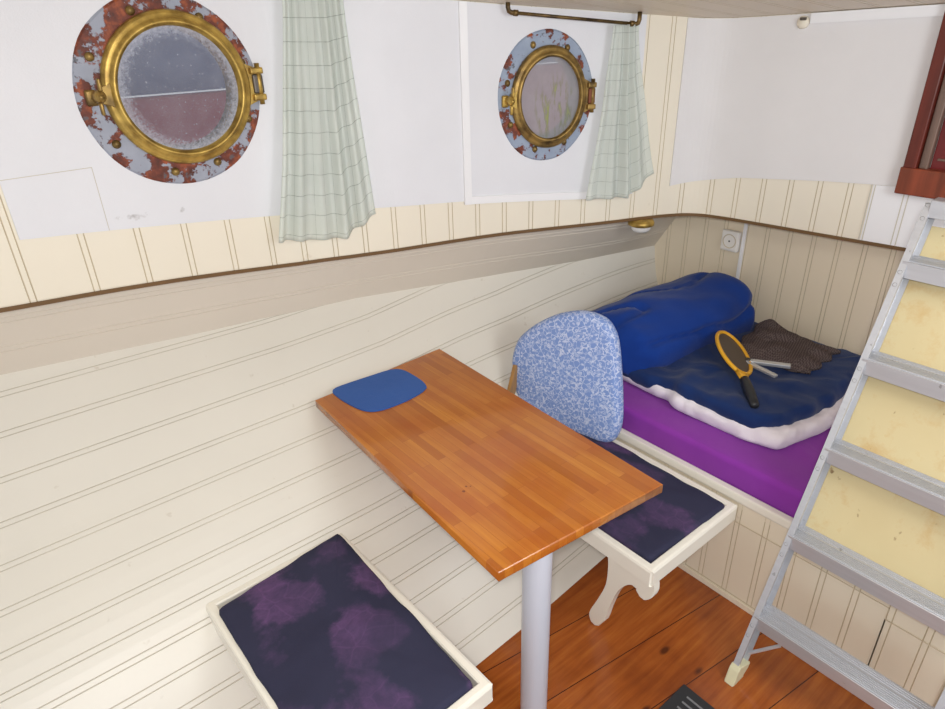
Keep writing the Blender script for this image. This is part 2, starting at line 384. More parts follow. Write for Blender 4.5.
class Path:
    def __init__(s, pts):
        s.p = [Vector((p[0], p[1])) for p in pts]; s.L = [0]
        for a, b in zip(s.p, s.p[1:]): s.L.append(s.L[-1]+(b-a).length)
    def at(s, u):
        u = max(0, min(s.L[-1], u))
        for i in range(len(s.L)-1):
            if u <= s.L[i+1]+1e-9:
                t = (u-s.L[i])/max(1e-9, s.L[i+1]-s.L[i]); return s.p[i].lerp(s.p[i+1], t)
        return s.p[-1]
    def nrm(s, u):   # towards the cabin
        d = (s.at(u+.03)-s.at(u-.03)).normalized(); return Vector((d.y, -d.x))
    def u_of_x(s, x):
        for i in range(len(s.p)-1):
            if s.p[i].x <= x <= s.p[i+1].x: return s.L[i]+(s.L[i+1]-s.L[i])*(x-s.p[i].x)/max(1e-9, s.p[i+1].x-s.p[i].x)
        return s.L[-1]
    def u_of_y(s, y):
        for i in range(len(s.p)-1, 0, -1):
            a, b = s.p[i-1].y, s.p[i].y
            if b <= y <= a: return s.L[i-1]+(s.L[i]-s.L[i-1])*(a-y)/max(1e-9, a-b)
        return 0
def beadprofile(lines, lo, hi, wd=.0105, dp=.0022):
    """offset profile along a coordinate: list of (u, depth, is_groove_after)"""
    out = [(lo, 0, 0)]
    for c in lines:
        if c-wd*1.2 <= lo or c+wd*1.2 >= hi: continue
        a = wd
        out += [(c-a, 0, 1), (c-a*.85, -dp, 1), (c-a*.66, 0, 0), (c+a*.66, 0, 1), (c+a*.85, -dp, 1), (c+a, 0, 0)]
    out.append((hi, 0, 0)); return out
def refine(prof, step):
    out = []
    for (a, b) in zip(prof, prof[1:]):
        n = max(1, int(math.ceil((b[0]-a[0])/step)))
        for k in range(n): out.append((a[0]+(b[0]-a[0])*k/n, a[1]+(b[1]-a[1])*k/n, a[2]))
    out.append(prof[-1]); return out

# ------------------------------------------------------------------ shell
XS = [.3, 1.5, 2.4, 2.8, 3.4, 3.9, 4.45]
CY = [-.53, -.53, -.53, -.56, -.70, -.80, -.91]
FY = [-1.72, -1.71, -1.70, -1.68, -1.63, -1.55, -1.45]
AY = [-1.30, -1.29, -1.27, -1.27, -1.22, -1.15, -1.05]
BY = [-.88, -.87, -.86, -.86, -.90, -.93, -.94]
CX = [.3, 1.525, 1.811, 2.145, 2.542, 2.987, 3.474, 3.927, 4.45]
CZ = [1.09, 1.027, 1.004, .978, .956, .942, .928, .910, .904]
def section(x):
    return [Vector((v.x, v.y)) for v in catmull([(interp(x, XS, FY), 0, 0), (interp(x, XS, AY), .45, 0), (interp(x, XS, BY), .72, 0), (interp(x, XS, CY), interp(x, CX, CZ), 0)], 6)]
def hull_y(x, z):
    s = section(x); return interp(z, [p.y for p in s], [p.x for p in s])
LINES = [.0878, .1946, .3014, .3905, .4830, .5740, .6500, .7500, .8600, .9850, 1.1100, 1.2420, 1.3800, 1.5090]
def hull_mesh():
    bm = bmesh.new(); prof = beadprofile(LINES, -.03, 1.75)
    prof = refine(prof, .05); rows = []; xs = [.3+i*(4.45-.3)/60 for i in range(61)]
    for x in xs:
        sh = .1*max(0, min(1, (x-3.1)/1.3))**1.3
        s = section(x); L = [0]
        for a, b in zip(s, s[1:]): L.append(L[-1]+(b-a).length)
        row = []
        for (u, d, g) in prof:
            uu = u-sh*min(1, max(0, u/.9)); 
            uu = min(uu, L[-1]); 
            if u >= 1.74: uu = L[-1]
            if uu <= 0: p = s[0]+(s[1]-s[0]).normalized()*uu; t = (s[1]-s[0]).normalized()
            else:
                for i in range(len(s)-1):
                    if uu <= L[i+1]+1e-9: t = (s[i+1]-s[i]).normalized(); p = s[i]+t*(uu-L[i]); break
            n = Vector((-t.y, t.x)) # towards cabin: up/inboard
            n = n if n.y > 0 else -n
            if uu >= L[-1]-1e-6: d = 0
            q = p+n*d
            row.append(Vector((x, q.x, q.y)))
        rows.append(row)
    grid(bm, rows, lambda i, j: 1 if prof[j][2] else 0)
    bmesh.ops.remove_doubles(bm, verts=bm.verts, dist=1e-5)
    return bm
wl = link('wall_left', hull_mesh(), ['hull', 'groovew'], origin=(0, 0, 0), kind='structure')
# upper wall path (plan)
ZB = 1.19
WP = Path([(v.x, v.y) for v in catmull([(.3, -.68, 0), (.9, -.675, 0), (1.56, -.665, 0), (2.0, -.64, 0), (2.53, -.655, 0), (2.9, -.757, 0), (3.33, -.88, 0), (3.755, -1.06, 0), (3.95, -1.135, 0), (4.09, -1.20, 0), (4.165, -1.27, 0), (4.20, -1.37, 0), (4.225, -1.54, 0), (4.255, -1.80, 0), (4.289, -2.08, 0), (4.34, -2.5, 0), (4.42, -3.1, 0)], 6)])
def ceil_z(x, y): return 1.962+.105*(4.2-x)+.050*(-1.1-y)
def zb(x): return interp(x, [1.3, 1.55, 1.78, 1.95, 2.09, 2.25, 2.4, 2.53, 2.7], [1.29, 1.283, 1.265, 1.250, 1.238, 1.222, 1.207, 1.196, ZB])
UC = WP.u_of_x(4.165)
def soffit():
    bm = bmesh.new(); xs = [.3+i*(4.45-.3)/60 for i in range(61)]; rows = []
    prof = refine(beadprofile([.36, .76], 0, 1, wd=.04, dp=.003), .2)
    for x in xs:
        cz = interp(x, CX, CZ); c = Vector((interp(x, XS, CY), cz))
        if x < 4.09: wy = WP.at(WP.u_of_x(x)).y
        else: wy = -1.20+.5*(x-4.09)*.4
        top = Vector((wy+.055, zb(x))); t = (top-c)
        n = Vector((-t.y, t.x)).normalized(); n = n if n.x < 0 else -n
        row = []
        for (u, d, g) in prof:
            q = c+t*u+n*d; row.append(Vector((x, q.x, q.y)))
        row.append(Vector((x, wy-.002, zb(x)+.004)))
        rows.append(row)
    grid(bm, rows, lambda i, j: 0)
    return bm
link('soffit_planking', soffit(), ['soffit'], wl, label='shaded beaded planks sloping under the cream boarding')
PORT = [(WP.u_of_x(2.205), 1.818, .175), (WP.u_of_x(3.505), 1.718, .125)]
def upper(u0, u1, lines, holes=True):
    bm = bmesh.new(); prof = refine(beadprofile(lines, u0, u1), .028)
    zs = [ZB+i*(1)/34 for i in range(35)]
    rows = []
    for k in range(35):
        row = []
        for (u, d, g) in prof:
            p = WP.at(u); n = WP.nrm(u); q = p+n*d
            zt = ceil_z(p.x, p.y)+.02; b0 = zb(p.x); z = b0+(zt-b0)*k/34
            row.append(Vector((q.x, q.y, z)))
        rows.append(row)
    V = grid(bm, rows, lambda i, j: 1 if prof[j][2] else 0)
    dele = []
    for f in bm.faces:
        c = f.calc_center_median()
        for (pu, pz, pr) in PORT:
            p = WP.at(pu)
            if abs(c.z-pz) < .3 and (Vector((c.x, c.y))-p).length < .3 and sqrt((Vector((c.x, c.y))-p).length**2+(c.z-pz)**2) < pr+.035: dele.append(f); break
    bmesh.ops.delete(bm, geom=dele, context='FACES')
    return bm
bl = []; x = .45
u = .2
for xb in (1.32, 1.50, 1.672, 1.845, 2.003, 2.147, 2.29, 2.43): bl.append(WP.u_of_x(xb))
while bl[-1] < UC-.06: bl.append(bl[-1]+.119)
ub = [b for b in bl if b < UC-.03]
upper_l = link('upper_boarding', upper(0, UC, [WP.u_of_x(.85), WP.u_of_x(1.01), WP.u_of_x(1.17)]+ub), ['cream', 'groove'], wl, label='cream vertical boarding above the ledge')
def xz_strip(u0, u1, z0, z1, dep, out=.0):
    """thin strip following the wall path"""
    bm = bmesh.new(); n = max(2, int((u1-u0)/.04)); rows = []
    for i in range(n+1):
        u = u0+(u1-u0)*i/n; p = WP.at(u); nn = WP.nrm(u)
        a = z0(u) if callable(z0) else z0; b = z1(u) if callable(z1) else z1
        o = [p+nn*out, p+nn*(out+dep)]
        rows.append([(o[0].x, o[0].y, a), (o[1].x, o[1].y, a), (o[1].x, o[1].y, b), (o[0].x, o[0].y, b), (o[0].x, o[0].y, a)])
    V = grid(bm, rows)
    bm.faces.new(V[0][:4]); bm.faces.new(V[-1][:4][::-1])
    bmesh.ops.remove_doubles(bm, verts=bm.verts, dist=1e-6); return bm
# white textured panels : lower edge height along the wall
PZX = [1.0, 1.69, 2.47, 2.87, 3.15, 3.86, 4.1]; PZ = [1.475, 1.463, 1.385, 1.36, 1.345, 1.302, 1.30]
def pz_left(u): return interp(WP.at(u).x, PZX, PZ)
def panel_mesh(u0, u1, zlow, thick=.006, extra=0):
    bm = bmesh.new(); n = max(2, int((u1-u0)/.02)); rows = []
    us = [u0+(u1-u0)*i/n for i in range(n+1)]
    K = 36
    for i, u in enumerate(us):
        p = WP.at(u); nn = WP.nrm(u); q = p+nn*(thick+.001); z0 = zlow(u); z1 = ceil_z(p.x, p.y)-.002
        row = [Vector((p.x, p.y, z0))]+[Vector((q.x, q.y, z0+(z1-z0)*k/K)) for k in range(K+1)]+[Vector((p.x, p.y, z1))]
        rows.append(row)
    V = grid(bm, rows)
    for r in (V[0], V[-1]):
        try: bm.faces.new(r)
        except ValueError: pass
    dele = []
    for f in bm.faces:
        if len(f.verts) > 4: continue
        c = f.calc_center_median()
        for (pu, pz, pr) in PORT:
            p = WP.at(pu)
            if sqrt((Vector((c.x, c.y))-p).length**2+(c.z-pz)**2) < pr+.03: dele.append(f); break
    bmesh.ops.delete(bm, geom=dele, context='FACES')
    return bm
uA0, uA1 = WP.u_of_x(1.69), WP.u_of_x(3.19)
link('white_panel', panel_mesh(uA0, uA1, pz_left), 'panelA', wl, label='large white textured panel around the rusty porthole')
uB0, uB1 = WP.u_of_x(3.20), WP.u_of_x(3.89)
link('white_panel', panel_mesh(uB0, uB1, pz_left), 'panelA', wl, label='white textured panel around the smaller porthole')
# thin seam battens low on the first panel
bm = bmesh.new()
for (x0, x1, z0, z1) in ((1.69, 1.925, 1.630, 1.632), (1.924, 1.926, 1.44, 1.632)):
    ua, ub_ = WP.u_of_x(x0), WP.u_of_x(x1); a = WP.at(ua); b = WP.at(ub_); n = WP.nrm(ua)*.0075
    vs = [bm.verts.new(v) for v in ((a.x+n.x, a.y+n.y, z0), (b.x+n.x, b.y+n.y, z0), (b.x+n.x, b.y+n.y, z1), (a.x+n.x, a.y+n.y, z1))]; bm.faces.new(vs)
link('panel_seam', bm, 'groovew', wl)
# dark brown edge below the strip, all along
link('trim_1', xz_strip(WP.u_of_x(.4), UC+1.75, lambda u: zb(WP.at(u).x)-.012, lambda u: zb(WP.at(u).x)+.001, .006, -.002), 'darktrim', kind='structure', origin=(0, 0, 0))
# white mouldings of the second panel
link('trim_2', xz_strip(uB0-.022, uB0+.008, lambda u: pz_left(u)-.012, lambda u: ceil_z(WP.at(u).x, WP.at(u).y)-.002, .014, .002), 'whitetrim', kind='structure')
link('trim_3', xz_strip(uB0, WP.u_of_x(3.80), lambda u: pz_left(u)-.012, lambda u: pz_left(u)+.018, .012, .002), 'whitetrim', kind='structure')
# back side: upper boarding on the bulkhead, beaded
ys_ = []
yb = WP.L[-1]
lb = UC+.05
while lb < WP.L[-1]: ys_.append(lb); lb += .109
bw = bmesh.new()
# lower bulkhead (deeper than the upper boarding)
def bulk():
    bm = bmesh.new(); rows = []
    lines = [.98+.1035*k for k in range(22)]
    prof = refine(beadprofile(lines, .6, 3.1), .1)
    for k in range(9):
        row = [Vector((4.40+(.0)-d*-1, -u, 0+k*(ZB+.04)/8)) for (u, d, g) in prof]
        for v, (u, d, g) in zip(row, prof): v.x = 4.40-d
        rows.append(row)
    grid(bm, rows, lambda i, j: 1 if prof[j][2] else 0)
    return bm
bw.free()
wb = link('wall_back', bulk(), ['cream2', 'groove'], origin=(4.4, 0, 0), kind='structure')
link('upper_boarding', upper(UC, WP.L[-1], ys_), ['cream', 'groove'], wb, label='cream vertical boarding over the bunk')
# ledge top closing the overhang underside above the bunk
bm = bmesh.new(); rows = []
for i in range(40):
    u = UC-.1+(WP.L[-1]-UC+.1)*i/39; p = WP.at(u); rows.append([(p.x, p.y, ZB+.002), (4.42, min(p.y, p.y), ZB+.012)])
grid(bm, rows); link('overhang_underside', bm, 'cream2', wb)
bzU = [UC-.14, UC+.02, UC+.16, UC+.5, UC+.85, UC+1.4]; bzZ = [1.318, 1.342, 1.366, 1.396, 1.416, 1.45]
uC0, uC1 = WP.u_of_x(4.06), WP.u_of_y(-2.02)
def pz_back(u): return interp(u, bzU, bzZ)
link('white_panel', panel_mesh(uC0, uC1+.7, pz_back), 'panelC', wb, label='greyish white textured panel above the bunk')
# white painted boards at the right end of the strip
link('white_boards', xz_strip(WP.u_of_y(-1.93), WP.u_of_y(-2.5), ZB+.002, lambda u: pz_back(u)-.002, .0022, .0005), 'whitetrim', wb, label='boards of the strip painted white')
gb = bmesh.new()
for yy in (-1.925, -1.937, -2.035, -2.05, -2.19):
    uu = WP.u_of_y(yy); p = WP.at(uu); n = WP.nrm(uu)*.0035; d = (WP.at(uu+.02)-WP.at(uu)).normalized()*.002
    gb.faces.new([gb.verts.new(v) for v in ((p.x+n.x-d.x, p.y+n.y-d.y, ZB+.003), (p.x+n.x+d.x, p.y+n.y+d.y, ZB+.003), (p.x+n.x+d.x, p.y+n.y+d.y, 1.405), (p.x+n.x-d.x, p.y+n.y-d.y, 1.405))])
link('board_grooves', gb, 'groovew', wb)
# ceiling
bm = bmesh.new(); rows = []; lines = [.75+.12*k for k in range(20)]
prof = beadprofile(lines, .45, 3.6)
for i in range(12):
    x = .3+i*(4.9-.3)/11; rows.append([Vector((x, -u, ceil_z(x, -u)-d)) for (u, d, g) in prof])
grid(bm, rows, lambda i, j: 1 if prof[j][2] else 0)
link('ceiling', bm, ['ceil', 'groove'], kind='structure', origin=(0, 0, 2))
# white trim under the ceiling at the back
link('trim_4', xz_strip(WP.u_of_y(-1.60), WP.u_of_y(-2.3), lambda u: ceil_z(WP.at(u).x, WP.at(u).y)-.035, lambda u: ceil_z(WP.at(u).x, WP.at(u).y)-.001, .014, .006), 'whitetrim', kind='structure')
# floor
bm = bmesh.new(); box(bm, (2.6, -2.2, -.02), (4.4, 2.2, .04)); link('floor', bm, 'floor', kind='structure', origin=(0, 0, 0))
# outside world seen through the portholes: quay wall
bm = bmesh.new(); box(bm, (3.0, 1.2, 2.35), (9, .1, 1.9)); q = link('outside_wall', bm, 'outside_blue', kind='structure')
bm = bmesh.new(); box(bm, (3.0, 1.13, .77), (9, .16, 1.8)); link('red_band', bm, 'outside_red', q, label='red painted lower band')
bm = bmesh.new(); box(bm, (3.0, 1.04, 1.685), (9, .03, .006)); link('pale_line', bm, 'whitetrim', q, label='pale line above the red band')

# ------------------------------------------------------------------ portholes
def frame_at(pu, pz, off=0):
    p = WP.at(pu); n = WP.nrm(pu); d = Vector((-n.y, n.x))   # along wall to the right
    x = Vector((d.x, d.y, 0)); 
    if x.x < 0: x = -x
    zc = Vector((n.x, n.y, 0)); o = Vector((p.x, p.y, pz))+zc*off
    m = Matrix((x, Vector((0, 0, 1)), zc)).transposed().to_4x4(); m.translation = o
    return m
def dome(bm, c, r, h, mat):
    lathe(bm, [(r, 0), (r*1.0, h*.3), (r*.8, h*.7), (r*.45, h*.95), (.0001, h)], mat @ Matrix.Translation(c), 14)
def porthole(idx, pu, pz, RF, RO, RI, flm, brm, glm, label, ringoff, bolts, sx=1):
    m = frame_at(pu, pz) @ Matrix.Diagonal((sx, 1, 1, 1)); base = m.translation
    w = thing('window_%d' % idx, label, None, tuple(base)); w['kind'] = 'structure'
    bm = bmesh.new(); N = 72
    # flange: slightly ragged flat plate ring
    inner = RI*.98; rows = []
    for i in range(N+1):
        a = 2*pi*i/N; rr = RF*(1+.012*noise.noise(Vector((cos(a)*2, sin(a)*2, idx*3.))))
        rows.append([m @ Vector((r*cos(a), r*sin(a), z)) for r, z in ((rr-.006, .015), (rr, .010), (rr, .003))])
        ri = [m @ Vector((ringoff[0]+inner*cos(a), ringoff[1]+inner*sin(a), z)) for z in (.003, .016)]; rows[-1] = ri+rows[-1]
    grid(bm, rows); bmesh.ops.remove_doubles(bm, verts=bm.verts, dist=1e-5)
    fl = link('flange', bm, flm, w, smooth=False, label='rust stained blue grey painted flange')
    bm = bmesh.new()
    # inner tube through the wall
    lathe(bm, [(inner, .016), (inner, -.07), (inner+.012, -.07)], m @ Matrix.Translation((ringoff[0], ringoff[1], 0)), 48); link('sleeve', bm, 'brassd', w, smooth=True)
    # hinged brass rim
    mr = m @ Matrix.Translation((ringoff[0], ringoff[1], .0))
    bm = bmesh.new()
    lathe(bm, [(RO-.002, .016), (RO, .024), (RO-.004, .034), (RO-.012, .040), (RO-.020, .038), (RO-.024, .044), (RO-.030, .050), (RO-.040, .050), (RI+.010, .044), (RI+.004, .038), (RI, .032), (RI, .018)], mr, 72)
    link('rim', bm, brm, w, smooth=True)
    bm = bmesh.new(); bmesh.ops.create_circle(bm, cap_ends=True, segments=72, radius=RI+.004, matrix=mr @ Matrix.Translation((0, 0, .028)))
    gco = (mr @ Matrix.Translation((0, 0, .028))).translation
    g = link('glass', bm, glm, w, smooth=False, label='salt speckled round glass')
    # object origin at the pane centre
    g.data.transform(Matrix.Translation(Vector(g['_o'])-gco)); g.location = gco-Vector(w['_o'])
    for (bx, by) in bolts:
        bm = bmesh.new(); dome(bm, (bx, by, .014), .013, .014, m); link('bolt', bm, 'bolt', w, smooth=True)
    return w, m, mr
RF1 = .274
b1 = [(RF1*.86*cos(radians(a)), RF1*.86*sin(radians(a))) for a in (18, 60, 108, 152, 213, 258, 292, 336)]
w1, m1, mr1 = porthole(1, PORT[0][0], 1.816, RF1, .220, .176, 'flange1', 'brass', 'glass1', 'large round brass porthole with heavily rusted flange', (.018, .008), b1)
RF2 = .240
b2 = [(RF2*.83*cos(radians(a)), RF2*.83*sin(radians(a))) for a in (60, 110, 163, 208, 255, 300)]
w2, m2, mr2 = porthole(2, PORT[1][0], 1.716, RF2, .188, .150, 'flange2', 'brassd', 'glass2', 'smaller round porthole with green algae on its glass', (.012, -.002), b2, .83)
def hinge(w, m, RO, metal, pinm, rot=0):
    mm = m @ Matrix.Rotation(rot, 4, 'Z')
    bm = bmesh.new()
    for s in (-1, 1): box(bm, (RO+.028, s*.040, .030), (.042, .020, .030), .005, mm)
    prism(bm, [(RO-.02, -.062), (RO-.005, -.062), (RO+.03, -.048), (RO+.03, .048), (RO-.005, .062), (RO-.02, .062)], .016, .030, mm)
    h = link('hinge', bm, metal, w)
    bm = bmesh.new(); box(bm, (RO+.030, 0, .026), (.034, .058, .026), .006, mm); link('hinge_knuckle', bm, pinm, w)
    bm = bmesh.new(); tube(bm, [mm @ Vector((RO+.034, -.062, .034)), mm @ Vector((RO+.034, .062, .034))], .008); link('hinge_pin', bm, metal, w, smooth=True)
hinge(w1, mr1, .214, 'brass', 'hingepin'); hinge(w2, mr2, .182, 'brassd', 'hinge2')
def dog(w, m, RO, metal):
    """swing bolt clasp on the left: lug, threaded bolt and wing nut"""
    bm = bmesh.new()
    prism(bm, [(-RO+.02, -.035), (-RO-.012, -.022), (-RO-.020, .0), (-RO-.012, .022), (-RO+.02, .035)], .018, .040, m, .003)
    link('clasp_lug', bm, metal, w)
    bm = bmesh.new(); tube(bm, [m @ Vector((-RO-.034, -.004, .012)), m @ Vector((-RO-.026, -.002, .05)), m @ Vector((-RO-.018, 0, .078))], .0075)
    box(bm, (-RO-.036, -.004, .018), (.03, .044, .022), .006, m)
    link('clasp_bolt', bm, metal, w, smooth=True)
    bm = bmesh.new()
    lathe(bm, [(.0001, .072), (.012, .070), (.017, .058), (.019, .044), (.010, .042)], m @ Matrix.Translation((-RO-.020, 0, 0)), 16)
    for s in (-1, 1):
        vs = box(bm, (-RO-.020+s*.004, s*.032, .066), (.009, .034, .022), .004, m @ Matrix.Translation((0, 0, 0)))
    link('wing_nut', bm, metal, w, smooth=True)
dog(w1, mr1, .214, 'brassd'); dog(w2, mr2, .180, 'brass')

# ------------------------------------------------------------------ curtains and rods
def curtain(name, label, u0t, u1t, u0b, u1b, zt, zb, pleats, off, label_ph, bottom_wave, seed):
    bm = bmesh.new(); uvl = bm.loops.layers.uv.new('UVMap'); NX = 90; NZ = 44; rows = []; uv = {}
    for k in range(NZ+1):
        t = k/NZ; row = []
        for i in range(NX+1):
            s = i/NX
            sw = t**1.25
            u = (u0t+(u1t-u0t)*s)*(1-sw)+(u0b+(u1b-u0b)*s)*sw
            p = WP.at(u); n = WP.nrm(u)
            amp = .010+.013*t
            d = off+.012*t+amp*sin(2*pi*pleats*(s+.03*sin(5*s+seed)))*(.7+.3*sin(9*s+seed))+.004*sin(3*t*pi+s*7+seed)
            z = zt(u)*(1-t)+(zb+bottom_wave(s))*t
            row.append(Vector((p.x+n.x*d, p.y+n.y*d, z)))
        rows.append(row)
    V = [[bm.verts.new(p) for p in r] for r in rows]
    for i in range(NZ):
        for j in range(NX):
            f = bm.faces.new((V[i][j], V[i][j+1], V[i+1][j+1], V[i+1][j])); f.smooth = True
            for lp, (a, b) in zip(f.loops, ((i, j), (i, j+1), (i+1, j+1), (i+1, j))): lp[uvl].uv = (b/NX*.62, a/NZ*.8)
    r = bmesh.ops.solidify(bm, geom=bm.faces, thickness=.0012)
    o = link(name, bm, 'curtain', smooth=True); tag(o, label, 'curtain'); return o
c1 = curtain('curtain', 'pale green checked curtain hanging beside the large porthole', WP.u_of_x(2.585), WP.u_of_x(2.775), WP.u_of_x(2.435), WP.u_of_x(2.815),
    lambda u: 2.118, 1.276, 5.0, .045, 0, lambda s: .030*(1-s)**2+.24*max(0, s-.68), 1.)
c2 = curtain('curtain', 'pale green checked curtain beside the smaller porthole in the corner', WP.u_of_x(3.735), WP.u_of_x(3.835), WP.u_of_x(3.66), WP.u_of_x(3.95),
    lambda u: 1.962, 1.298, 4.0, .045, 0, lambda s: .012-.012*s+.30*max(0, s-.68), 2.4)
def rod(label, xa, xb, za, zb_, off):
    pa, pb = WP.at(WP.u_of_x(xa)), WP.at(WP.u_of_x(xb)); na, nb = WP.nrm(WP.u_of_x(xa)), WP.nrm(WP.u_of_x(xb))
    A = Vector((pa.x+na.x*off, pa.y+na.y*off, za)); B = Vector((pb.x+nb.x*off, pb.y+nb.y*off, zb_))
    t = thing('curtain_rod', label, 'curtain rod', tuple(A))
    bm = bmesh.new(); tube(bm, [A, B], .006); link('rod', bm, 'rod', t, smooth=True)
    for P, dr in ((A, 1), (B, -1)):
        dd = (B-A).normalized()*dr; ct = ceil_z(P.x, P.y)
        bm = bmesh.new(); tube(bm, [P+dd*.012, P+dd*-.004, P+dd*-.014+Vector((0, 0, .004)), P+dd*-.018+Vector((0, 0, .016)), Vector((P.x-dd.x*.018, P.y-dd.y*.018, ct+.002))], .0085)
        tube(bm, [P+dd*.004, P+dd*.02], .0105)
        link('bracket', bm, 'rod', t, smooth=True)
    return t
rod('bronze curtain rod above the smaller porthole', 3.365, 3.82, 2.012, 1.963, .045)
rod('bronze curtain rod above the large porthole', 1.72, 2.86, 2.19, 2.12, .045)

# ------------------------------------------------------------------ small fittings on the walls
pl = WP.at(WP.u_of_x(3.95))
t = thing('ledge_lamp', 'small round brass lamp with white lens under the ledge in the corner', 'lamp', (3.955, -1.135, ZB-.04))
mt = Matrix.Translation((3.955, -1.130, ZB-.030)) @ Matrix.Rotation(pi, 4, 'X')
bm = bmesh.new(); lathe(bm, [(.0001, -.02), (.052, -.016), (.058, -.006), (.058, .006), (.050, .010), (.046, .008), (.0001, .008)], mt, 32); link('lamp_rim', bm, 'brass', t, smooth=True)
bm = bmesh.new(); lathe(bm, [(.046, .012), (.044, .026), (.034, .036), (.0001, .040)], mt, 32); link('lamp_lens', bm, 'lens', t, smooth=True)
t = thing('power_socket', 'white wall socket on the cream boards above the bunk', 'socket', (4.395, -1.33, 1.03))
ms = Matrix(((0, 0, -1, 4.398), (-1, 0, 0, -1.335), (0, 1, 0, 1.032), (0, 0, 0, 1)))
bm = bmesh.new(); box(bm, (0, 0, .014), (.088, .098, .030), .008, ms); link('cover_plate', bm, 'plastic', t)
bm = bmesh.new(); lathe(bm, [(.034, .030), (.030, .0305), (.027, .022), (.0001, .022)], ms, 28); link('socket_well', bm, 'groove', t, smooth=True)
bm = bmesh.new()
for s in (-1, 1): lathe(bm, [(.004, .0225), (.0001, .0226)], ms @ Matrix.Translation((s*.010, 0, .0008)), 10)
lathe(bm, [(.0045, .034), (.0001, .035)], ms @ Matrix.Translation((-.0, 0, -.004)), 10)
link('pin_holes', bm, 'dark', t)
bm = bmesh.new(); box(bm, (-.012+.070, -.16, .006), (.016, .60, .012), .003, ms); o = link('cable_trunking', bm, 'whitetrim'); tag(o, 'white vertical cable trunking beside the wall socket', 'cable trunking')
# small hook near the ceiling
pk = WP.at(WP.u_of_y(-1.575)); mk = Matrix(((0, 0, -1, pk.x-.008), (-1, 0, 0, pk.y), (0, 1, 0, ceil_z(pk.x, pk.y)-.03), (0, 0, 0, 1)))
t = thing('cable_clip', 'small round cream clip at the ceiling beside the white trim', 'clip', tuple(mk.translation))
bm = bmesh.new(); lathe(bm, [(.022, -.002), (.022, .008), (.016, .014), (.0001, .015)], mk, 20); link('clip_body', bm, 'cream', t, smooth=True)
bm = bmesh.new(); box(bm, (.004, .012, .016), (.022, .010, .01), .002, mk); link('screw', bm, 'hingepin', t)

# mahogany door frame at the right
d1 = thing('door_1', 'dark red mahogany hatch door with worn inner bead', None, (4.26, -2.3, 1.40)); d1['kind'] = 'structure'
def dbox(name, y0, y1, z0, z1, x0, x1, m, bev=.004, **k):
    bm = bmesh.new(); box(bm, ((x0+x1)/2, (y0+y1)/2, (z0+z1)/2), (abs(x1-x0), abs(y1-y0), abs(z1-z0)), bev); return link(name, bm, m, d1, **k)
dbox('stile', -2.063, -2.022, 1.484, 2.06, 4.235, 4.32, 'mahogany')
dbox('stile', -2.092, -2.065, 1.484, 2.06, 4.255, 4.32, 'worn', label='worn greyish inner bead of the frame')
dbox('sill', -2.9, -2.015, 1.393, 1.486, 4.235, 4.33, 'sill', label='orange brown sill board')
dbox('door_panel', -2.8, -2.094, 1.480, 2.03, 4.275, 4.32, 'mahoganyred', label='deep red lower panel')
dbox('panel_rail', -2.8, -2.112, 1.515, 1.522, 4.268, 4.276, 'worn', .001)

# ------------------------------------------------------------------ bunk
XB = 3.41
bk = thing('bunk', 'cream painted built-in bunk with beadboard front', 'bunk', (3.41, -1.9, 0))
bm = bmesh.new(); rows = []; lines = [1.756+.1035*k for k in range(12)]
prof = beadprofile(lines, 1.30, 2.775)
for z in (.0, .1, .2, .3, .4, .44): rows.append([Vector((XB+.004-d, -u, z)) for (u, d, g) in prof])
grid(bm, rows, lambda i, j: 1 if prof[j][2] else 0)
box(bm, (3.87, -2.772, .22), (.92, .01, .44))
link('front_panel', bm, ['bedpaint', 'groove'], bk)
bm = bmesh.new(); box(bm, (XB+.012, -1.95, .462), (.03, 1.66, .036), .006); link('bunk_rail', bm, 'seatpaint', bk)
bm = bmesh.new(); box(bm, (XB-.001, -2.02, .013), (.008, 1.5, .026), .002); link('skirting', bm, 'bedpaint', bk)
bm = bmesh.new(); box(bm, (3.89, -2.07, .435), (.95, 1.4, .03)); link('bunk_base', bm, 'bedpaint', bk)
def rect_line(bm, y0, y1, z0, z1, wd=.0022, x=XB-.0008):
    for (a, b, c, d) in ((y0, y1, z0, z0), (y0, y1, z1, z1), (y0, y0, z0, z1), (y1, y1, z0, z1)):
        cy, cz = (a+b)/2, (c+d)/2; box(bm, (x+.001, cy, cz), (.0025, abs(b-a)+wd, abs(d-c)+wd))
bm = bmesh.new(); rect_line(bm, -2.575, -2.765, .03, .312); rect_line(bm, -1.90, -2.575, .032, .36)
lk = link('access_panel', bm, 'groove', bk, label='thin joint lines of the removable panels')
